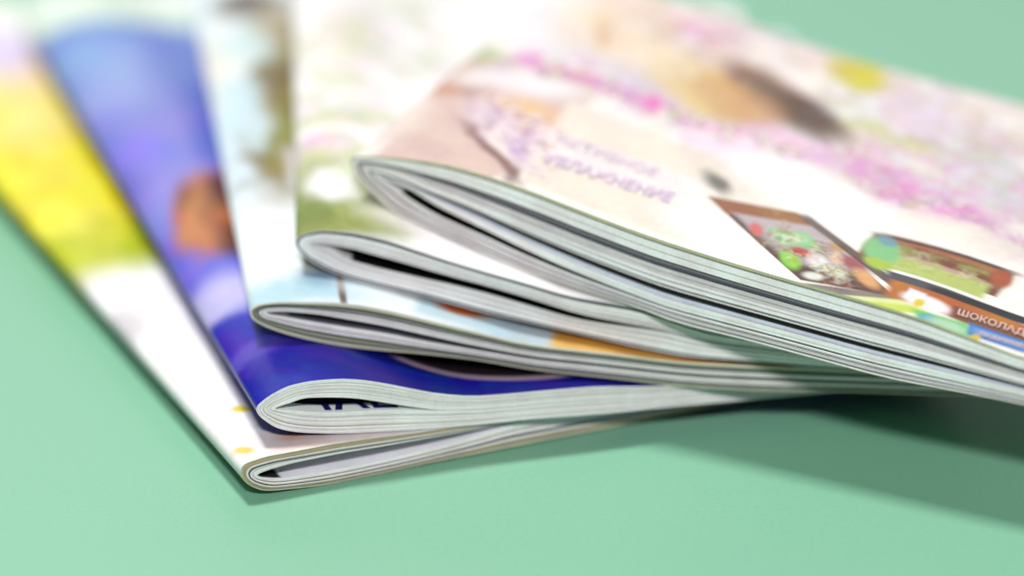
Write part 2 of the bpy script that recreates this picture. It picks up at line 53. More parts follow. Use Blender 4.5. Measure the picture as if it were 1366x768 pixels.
# printed pictures, a few with shade put into the colour: kind, centre (u, v), inverse frame, colour, softness, opacity, warp
ART = {
"m1":[
["B",[0.01491,0.22098],[17.177,-4.927,-0.818,-12.184],[0.6629,0.5712,0.0048],0.12,1,1],
["E",[0.03212,0.27442],[44.226,-14.238,-6.445,-23.988],[0.7217,0.6108,0.191],0.6,0.9,1],
["E",[0.03034,0.24598],[81.154,-26.592,-13.146,-48.75],[0.7354,0.5537,0.2243],0.7,0.8,1],
["E",[0.04209,0.32162],[64.22,-20.377,-8.242,-28.484],[0.5345,0.4496,0.6529],0.5,0.95,1],
["E",[0.04474,0.29],[97.968,-32.047,-15.037,-50.529],[0.718,0.5051,0.3019],0.6,0.7,1],
["E",[0.00838,0.19704],[50.591,-20.715,-48.492,-44.616],[0.6267,0.5487,0.0],0.6,0.95,1],
["E",[0.01067,0.22275],[189.163,-60.253,-39.359,-93.783],[0.5704,0.4967,0.0],0.6,0.9,1],
["E",[0.02236,0.21432],[230.704,-76.185,-51.812,-124.904],[0.6161,0.5179,0.0048],0.6,0.8,1],
["E",[0.01546,0.16533],[72.112,-19.126,4.791,-84.143],[0.6813,0.6215,0.0716],0.6,0.7,1],
["E",[0.01693,0.14926],[39.187,-10.005,10.849,-58.126],[0.3754,0.4197,0.0],0.45,0.95,1],
["N",[0.02251,0.20751],[32.026,-10.656,-4.592,-15.228],[[0.6622,0.5816,0.0021],[0.4967,0.4669,0.0],[0.6859,0.6256,0.0898],[0.6267,0.5172,0.0],[0.2952,0.3501,0.0]],0.4,0.7,80],
["E",[0.02935,0.14841],[104.438,-21.674,35.58,-70.08],[0.2075,0.33,0.0021],0.6,0.6,1],
["E",[0.05882,0.35752],[53.387,-17.169,-11.609,-40.835],[0.6946,0.735,0.6556],0.5,0.9,1],
["E",[0.00115,0.09209],[205.407,-71.776,-66.06,-64.262],[0.4244,0.3959,0.4244],0.7,0.7,1],
["E",[0.01164,0.02936],[362.861,-137.484,-216.302,-489.849],[0.6267,0.4967,0.0],0.5,1,0],
["E",[0.00365,0.00667],[343.081,-131.057,-305.069,-436.638],[0.6348,0.493,0.0311],0.6,0.9,0],
["E",[0.01656,0.005],[106.219,-41.765,-65.439,-148.197],[0.5894,0.4194,0.3467],0.7,0.7,1],
["E",[0.01506,0.00759],[341.171,-133.323,-152.51,-345.382],[0.6001,0.2876,0.1344],0.7,0.6,1],
["E",[0.0039,0.02115],[158.555,-59.873,-79.605,-125.174],[0.6703,0.6077,0.5719],0.8,0.5,1],
["E",[0.03,0.00187],[52.78,-17.91,5.297,-261.122],[0.5658,0.4275,0.4275],0.7,0.7,1]],
"m2":[
["B",[0.00289,0.00477],[1.868,-0.481,-3.933,-18.422],[0.0319,0.016,0.3853],0.3,1,1],
["E",[0.01784,0.264],[15.529,-3.401,2.963,-16.113],[0.099,0.1553,0.4834],0.5,1,1],
["E",[0.0184,0.22837],[38.05,-8.51,18.42,-43.313],[0.226,0.2792,0.5393],0.8,0.9,1],
["E",[0.01119,0.25567],[51.781,-11.161,-2.26,-55.456],[0.1938,0.3272,0.5536],0.8,0.6,1],
["E",[0.03878,0.26019],[136.766,-31.63,15.974,-24.383],[0.0951,0.1454,0.4637],0.7,0.6,1],
["E",[0.0231,0.18757],[32.902,-7.71,16.65,-37.574],[0.1818,0.1818,0.5005],0.7,0.9,1],
["E",[0.00778,0.17086],[68.889,-22.208,-73.757,-66.116],[0.1292,0.1292,0.5705],0.6,0.9,1],
["E",[0.03396,0.1849],[144.337,-34.98,15.201,-24.676],[0.0705,0.0977,0.4584],0.7,0.7,1],
["E",[0.01494,0.13852],[64.223,-15.314,2.311,-47.99],[0.2255,0.2193,0.5278],0.7,0.8,1],
["E",[0.00287,0.12048],[90.852,-21.363,-52.232,-45.694],[0.1933,0.1877,0.5524],0.7,0.7,1],
["E",[0.00903,0.08687],[58.536,-14.405,-19.013,-72.907],[0.1289,0.1245,0.5384],0.6,0.8,1],
["E",[0.00707,0.0617],[63.393,-7.952,19.924,-79.315],[0.4199,0.4019,0.627],0.6,0.9,1],
["E",[0.0017,0.08345],[231.544,-56.025,-152.381,-88.337],[0.1147,0.099,0.5124],0.6,0.7,1],
["E",[0.00187,0.04099],[73.858,-8.512,-29.589,-112.593],[0.0231,0.0124,0.3373],0.5,0.9,1],
["E",[0.01649,0.01802],[40.769,-10.846,22.967,-98.206],[0.0123,0.0053,0.2994],0.6,0.7,1],
["E",[0.00428,0.02595],[84.876,-7.409,34.96,-303.821],[0.1509,0.1071,0.5342],0.8,0.7,1],
["E",[0.01387,0.03127],[104.419,2.025,312.921,-292.47],[0.094,0.0705,0.4769],0.8,0.5,1],
["E",[0.05595,0.01336],[18.468,-5.612,-3.571,-31.138],[0.0025,0.0018,0.177],0.5,0.9,1],  # deep blue print with shade from the magazine above painted in
["E",[0.07401,0.00503],[23.971,-7.764,-5.554,-53.724],[0.0014,0.0011,0.1338],0.5,0.9,1],  # same blue print, shade painted in more strongly
["E",[0.0173,0.11898],[91.227,-22.27,0.873,-33.564],[0.3405,0.1029,0.0284],0.3,1,1],
["E",[0.01097,0.11091],[229.299,-55.423,-29.619,-62.947],[0.4472,0.1777,0.0613],0.6,0.8,1],
["E",[0.02585,0.13769],[172.921,-42.501,28.745,-80.713],[0.0685,0.0201,0.016],0.5,0.95,1],
["E",[0.01742,0.09822],[210.633,-52.262,-11.19,-76.522],[0.0568,0.0147,0.0068],0.6,0.85,1],
["E",[0.01257,0.13231],[375.98,-89.454,-47.254,-108.898],[0.1781,0.0518,0.0124],0.6,0.8,1],
["E",[0.0175,0.11709],[326.394,-79.681,-12.589,-88.735],[0.2547,0.0686,0.0201],0.7,0.7,1],
["E",[0.06641,0.02035],[33.57,-11.256,-27.963,-87.97],[0.3594,0.2617,0.3353],0.06,1,0],
["E",[0.06725,0.02172],[34.998,-11.75,-30.847,-96.761],[0.0147,0.0093,0.0124],0.08,1,0],
["B",[0.02779,0.3101],[16.263,-3.501,8.987,-48.974],[0.5367,0.6266,0.5475],0.12,1,0],
["B",[0.02287,0.28724],[16.535,-3.583,74.951,-358.38],[0.1938,0.3922,0.3272],0.6,0.6,0]],
"m3":[
["E",[0.00744,0.05247],[39.915,-3.197,2.466,-15.744],[0.6572,0.6945,0.72],0.6,0.9,1],
["E",[0.01395,0.00847],[41.405,-3.679,29.019,-104.189],[0.3266,0.4958,0.5796],0.7,0.9,1],
["E",[0.00541,0.10923],[114.353,-8.551,-0.994,-22.624],[0.4224,0.5416,0.6192],0.7,0.7,1],
["E",[0.02051,0.14581],[92.489,-7.793,4.258,-14.354],[0.1676,0.1175,0.0103],0.3,1,1],
["E",[0.01995,0.17458],[144.778,-11.86,15.203,-70.88],[0.0804,0.042,0.0041],0.5,0.95,1],
["E",[0.02545,0.21287],[91.549,-7.652,21.102,-41.57],[0.3507,0.29,0.1938],0.6,0.9,1],
["N",[0.01991,0.15202],[96.049,-8.007,4.218,-15.416],[[0.1094,0.0908,0.0076],[0.2367,0.1796,0.0266],[0.0466,0.0263,0.0041],[0.3431,0.3431,0.1388]],0.4,0.8,110],
["E",[0.01927,0.11798],[174.821,-14.891,7.601,-42.948],[0.1796,0.1796,0.0266],0.5,0.8,1],
["E",[0.01723,0.23574],[68.974,-5.251,22.322,-79.066],[0.0684,0.0423,0.0147],0.5,0.95,1],
["E",[0.00363,0.17866],[166.156,-11.577,-5.224,-27.18],[0.6092,0.5752,0.5003],0.5,0.9,1],
["E",[0.01317,0.19774],[125.403,-9.432,3.611,-61.86],[0.4547,0.5682,0.5793],0.6,0.9,1],
["E",[0.00765,0.14544],[158.641,-11.755,-0.042,-48.044],[0.433,0.5648,0.621],0.5,0.9,1],
["E",[0.01202,0.12378],[205.531,-16.21,2.422,-64.364],[0.4658,0.581,0.6384],0.5,0.8,1],
["E",[0.01965,0.10205],[328.989,-28.479,13.049,-107.752],[0.5268,0.4658,0.506],0.6,0.9,1],
["E",[0.02083,0.086],[233.447,-20.71,21.351,-111.141],[0.6015,0.6248,0.6855],0.6,0.8,1],
["E",[0.01987,0.01826],[164.989,-15.398,22.577,-126.109],[0.0705,0.1838,0.3103],0.7,0.7,1],  # painted shadow under the corner of the magazine above
["E",[0.02512,0.00812],[971.264,-27.433,41.584,-69.792],[0.1254,0.0832,0.0643],0.4,1,0],
["E",[0.04644,0.01265],[46.448,-9.556,-2.328,-130.126],[0.6572,0.6945,0.7072],0.6,0.8,1],
["B",[0.10761,0.00405],[26.26,-5.653,-4.917,-48.551],[0.584,0.3372,0.099],0.05,1,0],
["E",[0.08618,0.00854],[35.645,-7.47,-12.24,-196.044],[0.5131,0.2367,0.0266],0.6,0.8,1],
["E",[0.12957,0.00311],[71.098,-15.848,-11.025,-256.795],[0.4428,0.1776,0.0076],0.6,0.8,1],
["B",[0.06147,0.00067],[54.976,-13.148,-8.835,-70.03],[0.3723,0.5028,0.5767],0.1,0.9,0],
["E",[0.05869,0.01394],[141.427,-28.883,16.199,-204.923],[0.4416,0.1052,0.003],0.4,1,0],
["E",[0.04458,-0.00325],[57.62,-11.944,-2.937,-156.514],[0.6717,0.7095,0.7095],0.5,0.9,1]],
"m4":[
["E",[0.00981,0.01968],[39.541,-0.487,19.44,-32.507],[0.1798,0.2248,0.0284],0.5,1,1],
["E",[0.00583,0.04428],[116.829,-1.007,5.091,-61.131],[0.2617,0.2889,0.0705],0.6,0.8,1],
["N",[0.00985,0.02232],[59.474,-0.733,19.896,-42.768],[[0.1098,0.1534,0.0147],[0.2625,0.2969,0.077],[0.1693,0.207,0.0266],[0.3922,0.4183,0.1938]],0.4,0.7,120],
["E",[0.01104,0.03336],[139.015,-1.833,28.743,-92.417],[0.6717,0.6717,0.6842],0.5,0.95,1],
["E",[0.0187,0.04683],[156.023,-3.073,81.46,-129.814],[0.516,0.5691,0.3918],0.6,0.7,1],
["E",[0.00389,0.01308],[184.321,-1.321,-24.749,-96.603],[0.1097,0.1531,0.0124],0.6,0.7,1],
["E",[0.02218,0.01384],[126.362,-15.426,11.505,-133.992],[0.3507,0.367,0.1938],0.6,0.8,1],
["E",[0.00864,0.06531],[153.117,-1.661,34.789,-175.358],[0.561,0.3444,0.5087],0.6,0.95,1],
["E",[0.00156,0.05469],[458.768,-2.25,-127.42,-148.638],[0.4497,0.3444,0.4128],0.6,0.8,1],
["E",[0.0117,0.08337],[75.32,-0.998,104.63,-212.981],[0.4952,0.5254,0.2617],0.7,0.9,1],
["E",[0.01462,0.05906],[76.901,-1.229,107.728,-176.883],[0.4697,0.4988,0.226],0.7,0.7,1],
["E",[0.01087,0.10559],[73.926,-0.91,29.183,-63.57],[0.7143,0.7143,0.7015],0.5,0.8,1],
["E",[0.01134,0.14371],[86.048,-1.058,44.334,-96.396],[0.6384,0.6036,0.4658],0.6,0.7,1],
["E",[0.01524,0.17132],[105.347,-1.588,41.454,-67.557],[0.6404,0.5492,0.6169],0.6,0.8,1],
["E",[0.02379,0.16286],[212.88,-4.664,36.409,-42.369],[0.5333,0.5122,0.5227],0.7,0.8,1],
["E",[0.01834,0.14613],[215.505,-3.842,69.23,-109.662],[0.5828,0.5189,0.3444],0.7,0.6,1],
["N",[0.02029,0.12791],[30.705,-0.605,11.91,-14.007],[[0.6651,0.6651,0.6289],[0.6036,0.4658,0.5374],[0.4506,0.4891,0.2849],[0.4212,0.4121,0.4212],[0.6819,0.6695,0.6572]],0.5,0.8,60],
["E",[0.04308,0.02025],[45.743,-7.113,-8.628,-88.237],[0.6775,0.6289,0.6651],0.6,0.8,1]],
"m5":[
["B",[0.02486,0.0345],[51.382,-0.419,0.037,21.597],[0.5058,0.3672,0.3266],0.12,1,1],
["E",[0.00155,0.0359],[51.929,40.516,111.904,-1.179],[0.5869,0.4714,0.433],0.6,0.8,1],
["E",[0.01691,0.00986],[85.775,25.087,-51.565,-139.194],[0.4613,0.3231,0.2929],0.6,0.6,1],
["E",[0.00461,0.06728],[70.271,50.242,122.698,-11.981],[0.4001,0.1747,0.0876],0.5,0.9,1],
["E",[0.01817,0.05003],[162.227,17.013,-162.838,-169.093],[0.2605,0.0972,0.0613],0.6,0.7,1],
["E",[0.03765,0.03202],[53.495,4.106,-44.298,-64.374],[0.531,0.4224,0.4898],0.35,1,1],
["E",[0.03413,0.04605],[87.829,18.621,-42.39,-138.347],[0.5829,0.3653,0.1818],0.6,0.95,1],
["E",[0.03601,0.02488],[170.746,13.453,-131.883,-176.224],[0.6503,0.5919,0.5367],0.5,0.8,1],
["E",[0.02793,0.04114],[275.927,24.66,-285.434,-341.911],[0.3714,0.226,0.3549],0.6,0.8,1],
["E",[0.04127,0.02449],[262.518,18.205,-173.834,-247.827],[0.4107,0.2617,0.4471],0.6,0.9,1],
["E",[0.0436,0.03228],[350.33,23.586,-213.019,-304.952],[0.466,0.2617,0.4196],0.6,0.8,1],
["E",[0.02864,0.0323],[386.294,31.842,-338.81,-410.202],[0.3549,0.226,0.2935],0.6,0.8,1],
["E",[0.03587,0.01703],[65.9,-0.762,-331.775,-361.774],[0.1844,0.0907,0.077],0.6,0.95,1],
["E",[0.04685,0.00575],[313.478,132.059,105.938,-125.76],[0.1735,0.0836,0.0737],0.6,0.8,1],
["B",[0.082,0.03078],[28.102,3.586,0.744,36.0],[0.6305,0.5624,0.4886],0.06,1,0],
["B",[0.071,0.03167],[43.052,5.905,-11.314,119.57],[0.6731,0.6015,0.6131],0.3,0.8,0],
["E",[0.11387,0.01579],[40.225,7.399,-8.5,-58.336],[0.7273,0.7143,0.7015],0.5,0.9,1],
["E",[0.02278,0.06748],[53.383,17.633,2.659,-110.929],[0.6248,0.6015,0.6248],0.6,0.9,1],
["E",[0.00325,0.08462],[100.577,36.939,-56.592,-170.469],[0.3272,0.3922,0.1938],0.6,0.9,1],
["E",[0.02748,0.07653],[261.89,68.213,-75.127,-248.276],[0.1345,0.1484,0.0705],0.6,0.8,1],
["E",[0.02691,0.09889],[69.367,14.926,-31.354,-77.344],[0.4547,0.4547,0.4742],0.6,0.9,1],
["E",[0.01281,0.11527],[67.364,23.039,-7.831,-55.657],[0.6289,0.6289,0.6775],0.6,0.9,1],
["N",[0.08721,0.11911],[13.655,2.571,-2.876,-17.088],[[0.6855,0.6248,0.6015],[0.5852,0.4224,0.4999],[0.5028,0.513,0.3723],[0.6289,0.519,0.4121],[0.4589,0.4121,0.519],[0.7072,0.6819,0.6572],[0.5162,0.1156,0.3555],[0.6767,0.5492,0.6053],[0.3507,0.1938,0.4095],[0.3922,0.3507,0.1938]],0.3,0.8,60],
["N",[0.1338,0.10509],[18.037,2.766,-2.405,-22.582],[[0.5162,0.1156,0.3555],[0.6767,0.5492,0.6053],[0.3507,0.1938,0.4095],[0.3922,0.3507,0.1938],[0.6775,0.6529,0.6289],[0.1822,0.0931,0.053],[0.6051,0.3444,0.4497]],0.4,0.6,80],
["E",[0.05861,0.09219],[37.418,6.864,-15.478,-103.195],[0.4602,0.4224,0.5205],0.6,0.9,1],
["E",[0.04502,0.12171],[36.136,8.611,2.137,-37.391],[0.6234,0.4941,0.382],0.5,1,1],
["E",[0.03054,0.1145],[288.721,113.873,36.962,-56.809],[0.527,0.3468,0.1648],0.6,0.8,1],
["E",[0.0594,0.13605],[86.792,17.854,0.868,-133.234],[0.5718,0.2849,0.4506],0.6,0.95,1],
["E",[0.06587,0.15255],[71.713,13.107,-14.749,-154.741],[0.6384,0.4658,0.5481],0.7,0.8,1],
["E",[0.09019,0.13514],[62.331,12.343,-3.506,-72.163],[0.6666,0.5957,0.562],0.5,0.9,1],
["E",[0.07113,0.09707],[74.456,12.231,-12.493,-61.294],[0.5722,0.4253,0.1818],0.6,0.9,1],
["E",[0.08076,0.10006],[74.205,11.635,-18.317,-74.116],[0.4349,0.2136,0.0876],0.5,0.9,1],
["E",[0.09446,0.10483],[54.282,5.012,-54.051,-96.049],[0.0518,0.0247,0.0124],0.5,1,1],
["E",[0.08358,0.11577],[87.938,13.608,-44.547,-165.933],[0.3076,0.1246,0.053],0.6,0.8,1],
["E",[0.10181,0.14373],[94.41,16.367,-11.831,-72.364],[0.4419,0.3907,0.0041],0.5,1,1],
["E",[0.11349,0.11835],[74.183,15.21,1.155,-85.663],[0.5694,0.6033,0.5367],0.5,0.95,1],
["E",[0.12457,0.10161],[75.535,15.014,-0.745,-138.37],[0.4138,0.4315,0.1156],0.6,0.9,1],
["E",[0.12786,0.13239],[73.887,11.439,-12.642,-56.724],[0.5717,0.4771,0.5828],0.6,0.95,1],
["E",[0.14918,0.10685],[91.973,12.859,-16.708,-90.869],[0.3809,0.4163,0.3723],0.6,0.9,1],
["E",[0.16464,0.09185],[79.957,10.084,-1.223,-68.446],[0.4547,0.4644,0.5252],0.6,0.9,1],
["E",[0.14481,0.13806],[74.641,10.427,-22.356,-105.714],[0.613,0.5458,0.5244],0.6,0.9,1],
["E",[0.02,0.08288],[138.156,47.391,-14.041,-177.447],[0.5683,0.1648,0.4496],0.5,1,1],
["E",[0.04007,0.07819],[62.916,14.945,-19.314,-251.391],[0.4778,0.1648,0.3235],0.6,1,1],
["E",[0.06183,0.07739],[204.999,51.837,41.674,-162.742],[0.5942,0.1388,0.3836],0.5,1,1],
["E",[0.07708,0.07752],[206.63,44.838,19.255,-252.818],[0.5474,0.1648,0.4224],0.5,1,1],
["E",[0.08758,0.07751],[226.951,47.989,2.308,-250.477],[0.5897,0.1648,0.3877],0.5,1,1],
["E",[0.05027,0.07659],[96.946,18.941,-39.317,-232.061],[0.5028,0.1938,0.4272],0.6,0.9,1],
["E",[0.0959,0.06703],[57.443,10.903,-13.327,-117.48],[0.6725,0.5244,0.6246],0.6,0.95,1],
["E",[0.10584,0.07809],[75.722,11.246,-43.928,-152.386],[0.6216,0.3723,0.5443],0.6,0.95,1],
["E",[0.13982,0.07064],[77.87,10.658,-27.969,-107.443],[0.4966,0.1156,0.3716],0.5,1,1],
["E",[0.15606,0.06792],[68.728,8.489,-17.858,-106.508],[0.5498,0.226,0.4415],0.55,1,1],
["E",[0.12692,0.07617],[114.42,15.216,-50.742,-152.087],[0.5536,0.1938,0.4363],0.6,0.9,1],
["E",[0.17518,0.0619],[99.017,13.322,15.095,-152.527],[0.5471,0.2127,0.4394],0.6,0.95,1],
["N",[0.06422,0.07732],[17.546,3.699,-9.308,-131.657],[[0.5162,0.1156,0.3555],[0.6767,0.5492,0.6053],[0.3507,0.1938,0.4095],[0.3922,0.3507,0.1938],[0.6775,0.6529,0.6289],[0.1822,0.0931,0.053],[0.6051,0.3444,0.4497]],0.4,0.8,130],
["N",[0.14997,0.06629],[32.305,4.657,-5.91,-87.844],[[0.5162,0.1156,0.3555],[0.6767,0.5492,0.6053],[0.3507,0.1938,0.4095],[0.3922,0.3507,0.1938],[0.6775,0.6529,0.6289],[0.1822,0.0931,0.053],[0.6051,0.3444,0.4497]],0.4,0.75,110],
["N",[0.03666,0.03438],[60.438,4.74,-57.058,-80.932],[[0.4436,0.3011,0.4436],[0.6789,0.5957,0.562],[0.2867,0.1648,0.2525],[0.6048,0.4413,0.2849]],0.4,0.75,190],
["E",[0.1214,0.05181],[42.778,6.636,-15.959,-65.535],[0.7273,0.7208,0.7015],0.35,1,1],
["E",[0.16637,0.05487],[55.043,7.898,12.341,-134.589],[0.6503,0.5919,0.5367],0.5,0.9,1],
["N",[0.10204,0.13192],[13.688,2.394,-4.533,-27.934],[[0.6811,0.6091,0.5749],[0.561,0.3444,0.4593],[0.5017,0.5017,0.3011],[0.3877,0.2525,0.1648],[0.4562,0.3918,0.516],[0.69,0.6651,0.6289],[0.3642,0.4072,0.3011],[0.5828,0.4497,0.3444]],0.4,0.6,75],
["N",[0.14906,0.09181],[31.644,4.484,-2.876,-34.254],[[0.581,0.4658,0.5481],[0.4187,0.4562,0.3918],[0.5567,0.2617,0.4196],[0.4973,0.4771,0.5498],[0.6524,0.6053,0.5492]],0.4,0.6,95],
["E",[0.09446,0.10483],[55.713,5.158,-62.054,-110.933],[0.0685,0.0319,0.016],0.5,0.9,1],
["E",[0.10181,0.14373],[103.359,17.898,-13.927,-85.478],[0.4698,0.4167,0.0076],0.5,0.9,1],
["E",[0.08076,0.10006],[89.002,13.952,-25.135,-103.364],[0.4663,0.2465,0.1071],0.6,0.6,1],
["E",[0.09463,0.0431],[216.784,6.501,-195.284,-259.435],[0.0703,0.0703,0.0643],0.7,0.9,1],
["B",[0.12676,0.02031],[62.992,75.087,10.945,-49.165],[0.0746,0.0265,0.0173],0.03,1.0,0],
["B",[0.11102,0.03337],[64.912,72.335,58.465,-225.034],[0.2383,0.0997,0.0384],0.08,1.0,0],
["B",[0.11946,0.02804],[68.393,83.354,58.452,-216.641],[0.4039,0.3444,0.3692],0.15,0.9,0],
["B",[0.1332,0.01943],[56.839,76.426,32.37,-115.162],[0.3692,0.3444,0.3444],0.2,0.7,0],
["E",[0.11332,0.02298],[439.669,5.428,-267.803,-344.972],[0.4637,0.0951,0.0988],0.5,1,0],
["B",[0.12402,0.02424],[145.892,138.917,80.979,-206.781],[0.1648,0.4405,0.1806],0.2,1.0,0],
["E",[0.12365,0.02406],[263.221,71.358,110.6,-337.783],[0.3723,0.5443,0.3723],0.6,0.8,0],
["E",[0.12704,0.01148],[277.684,0.897,-197.126,-244.146],[0.1806,0.4685,0.0363],0.4,1,0],
["E",[0.12803,0.01748],[344.137,72.93,8.649,-442.189],[0.3714,0.0449,0.0266],0.4,1,0],
["E",[0.13423,0.01435],[299.526,38.125,-89.355,-261.569],[0.6248,0.6015,0.6248],0.5,1,0],
["E",[0.13941,0.01159],[271.039,43.649,-52.285,-333.762],[0.4497,0.4886,0.3444],0.5,0.9,0],
["E",[0.13557,0.00579],[348.156,85.601,108.62,-443.381],[0.6072,0.6188,0.562],0.5,0.9,0],
["E",[0.13758,0.01982],[471.614,38.615,-147.13,-296.686],[0.5749,0.4072,0.3011],0.5,1,0],
["E",[0.1429,0.01924],[236.677,17.466,-134.312,-267.621],[0.238,0.0363,0.0605],0.5,0.9,0],
["E",[0.14841,0.01261],[232.228,5.189,-206.25,-309.497],[0.5342,0.2662,0.1071],0.5,1,0],
["E",[0.13595,0.02614],[343.169,54.481,-95.396,-581.086],[0.4034,0.2109,0.0613],0.5,0.9,0],
["N",[0.13158,0.01783],[67.11,4.649,-62.295,-109.927],[[0.1788,0.0265,0.0187],[0.1119,0.3068,0.0478],[0.6092,0.5532,0.5003],[0.4747,0.2109,0.0613],[0.0686,0.0187,0.0187],[0.4855,0.4562,0.3918],[0.238,0.0363,0.0923]],0.3,0.5,220],
["B",[0.14109,0.02488],[380.226,513.897,17.315,-43.803],[0.0519,0.0248,0.016],0.1,0.9,0],
["B",[0.14819,0.00271],[61.74,62.309,151.879,-504.874],[0.0522,0.0283,0.0249],0.2,0.8,0],
["B",[0.15586,0.00096],[54.701,87.171,129.396,-267.901],[0.4389,0.5137,0.0643],0.12,1.0,0],
["B",[0.154,0.00222],[58.822,106.198,346.355,-805.524],[0.5718,0.6051,0.3444],0.3,0.7,0],
["B",[0.16128,0.0335],[51.19,-1.968,7.342,-122.837],[0.144,0.0423,0.0147],0.06,1.0,0],
["B",[0.16285,0.04116],[57.869,-0.315,17.524,-469.098],[0.3042,0.1032,0.0322],0.3,0.9,0],
["B",[0.16213,0.04215],[51.692,4.4,68.389,-974.526],[0.0264,0.016,0.0124],0.3,0.9,0],
["B",[0.16271,0.02729],[67.047,1.792,3.457,-214.861],[0.3384,0.4123,0.1071],0.1,1.0,0],
["B",[0.16412,0.03182],[80.209,9.842,8.13,-815.321],[0.4124,0.2572,0.2127],0.4,0.8,0],
["N",[0.16256,0.03136],[62.799,8.507,-1.674,-187.48],[[0.3836,0.454,0.1388],[0.2412,0.3089,0.0613],[0.5017,0.522,0.3011],[0.1817,0.0929,0.0478]],0.3,0.5,200],
["E",[0.14672,0.03151],[186.413,35.593,3.095,-129.355],[0.1648,0.3963,0.1648],0.3,1,0],
["E",[0.14648,0.03778],[343.345,51.804,-61.913,-372.189],[0.0951,0.2144,0.3366],0.5,0.8,0],
["E",[0.14849,0.02314],[243.819,36.461,-50.893,-330.624],[0.2907,0.3981,0.0363],0.4,1,0],
["E",[0.17899,0.03756],[338.389,39.753,10.497,-205.458],[0.2878,0.047,0.0187],0.4,1,0],
["B",[0.171,0.0178],[51.726,8.406,1.385,-313.835],[0.0528,0.0478,0.0581],0.12,1.0,0],
["B",[0.17828,0.01862],[71.411,12.931,39.129,-500.654],[0.006,0.0053,0.0075],0.15,1.0,0],
["B",[0.17504,0.01184],[49.13,4.4,3.295,-195.361],[0.3517,0.1017,0.0084],0.1,1.0,0],
["B",[0.16242,0.01149],[427.424,11.741,-20.155,-331.401],[0.5938,0.5492,0.6169],0.3,1.0,0],
["E",[0.16616,0.00948],[150.361,20.465,0.34,-257.353],[0.6945,0.6572,0.6819],0.35,1,0],
["B",[0.18475,0.00977],[85.254,9.538,-7.988,-278.551],[0.1356,0.0448,0.0232],0.1,1.0,0],
["B",[0.17315,0.00209],[120.156,75.769,56.026,-288.424],[0.1145,0.41,0.0951],0.2,1.0,0],
["E",[0.16891,0.00172],[427.722,73.873,98.887,-462.23],[0.0613,0.2738,0.4034],0.5,1,0],
["E",[0.17398,0.00137],[185.253,26.404,37.164,-340.055],[0.3444,0.5087,0.3692],0.5,0.9,0],
["E",[0.16448,0.00814],[599.69,181.37,309.682,-389.131],[0.5283,0.3927,0.0124],0.5,1,0],
["B",[0.18853,0.00511],[105.09,22.892,27.065,-302.296],[0.0187,0.1443,0.3618],0.08,1.0,0],
["B",[0.18907,0.00534],[118.323,18.715,59.625,-590.113],[0.1938,0.3272,0.5432],0.3,0.8,0],
["E",[0.18211,0.001],[696.207,200.322,468.689,-500.871],[0.5354,0.3586,0.0041],0.4,1,0],
["B",[0.19152,-0.00047],[112.271,126.422,63.015,-2012.864],[0.3682,0.1599,0.0951],0.3,0.9,0]]}
TXT = {"text_a":["m5",[0.05075,0.01832],0.0881,0.03754,0.00677],"text_b":["m5",[0.04883,0.03198],0.04,0.03025,0.00591],"text_c":["m5",[0.17486,0.00821],0.1114,0.01809,0.00439],"text_d":["m5",[0.1827,0.00253],0.1789,0.01186,0.00255]}

# ------------------------------------------------------------------ node helpers
def new_mat(name):
    m = bpy.data.materials.new(name); m.use_nodes = True
    nt = m.node_tree; return m, nt, nt.nodes['Principled BSDF']
def nd(nt, t, **kw):
    n = nt.nodes.new(t)
    for k, v in kw.items(): setattr(n, k, v)
    return n
def mth(nt, op, a, b=None, c=None):
    n = nd(nt, 'ShaderNodeMath', operation=op)
    for i, x in enumerate((a, b, c)):
        if x is None: continue
        if isinstance(x, (int, float)): n.inputs[i].default_value = x
        else: nt.links.new(x, n.inputs[i])
    return n.outputs[0]
def vmt(nt, op, a, b=None):
    n = nd(nt, 'ShaderNodeVectorMath', operation=op)
    for i, x in enumerate((a, b)):
        if x is None: continue
        if isinstance(x, (tuple, list)): n.inputs[i].default_value = x
        else: nt.links.new(x, n.inputs[i])
    return n
def mix(nt, fac, a, b, mode='MIX'):
    n = nd(nt, 'ShaderNodeMix', data_type='RGBA', blend_type=mode)
    for s, x in ((n.inputs[0], fac), (n.inputs[6], a), (n.inputs[7], b)):
        if isinstance(x, (int, float)): s.default_value = x
        elif isinstance(x, (tuple, list)): s.default_value = (*x[:3], 1)
        else: nt.links.new(x, s)
    return n.outputs[2]
def noise(nt, vec, scale, detail=3, rough=.55):
    n = nd(nt, 'ShaderNodeTexNoise'); n.inputs['Scale'].default_value = scale
    n.inputs['Detail'].default_value = detail; n.inputs['Roughness'].default_value = rough
    nt.links.new(vec, n.inputs['Vector']); return n
def smooth(nt, val, e0, e1, o0, o1):
    n = nd(nt, 'ShaderNodeMapRange', interpolation_type='SMOOTHSTEP')
    nt.links.new(val, n.inputs[0])
    for i, x in zip((1, 2, 3, 4), (e0, e1, o0, o1)): n.inputs[i].default_value = x
    return n.outputs[0]
def lin(r, g, b):
    f = lambda c: c / 12.92 if c <= .04045 else ((c + .055) / 1.055) ** 2.4
    return tuple(f(c / 255.) for c in (r, g, b))

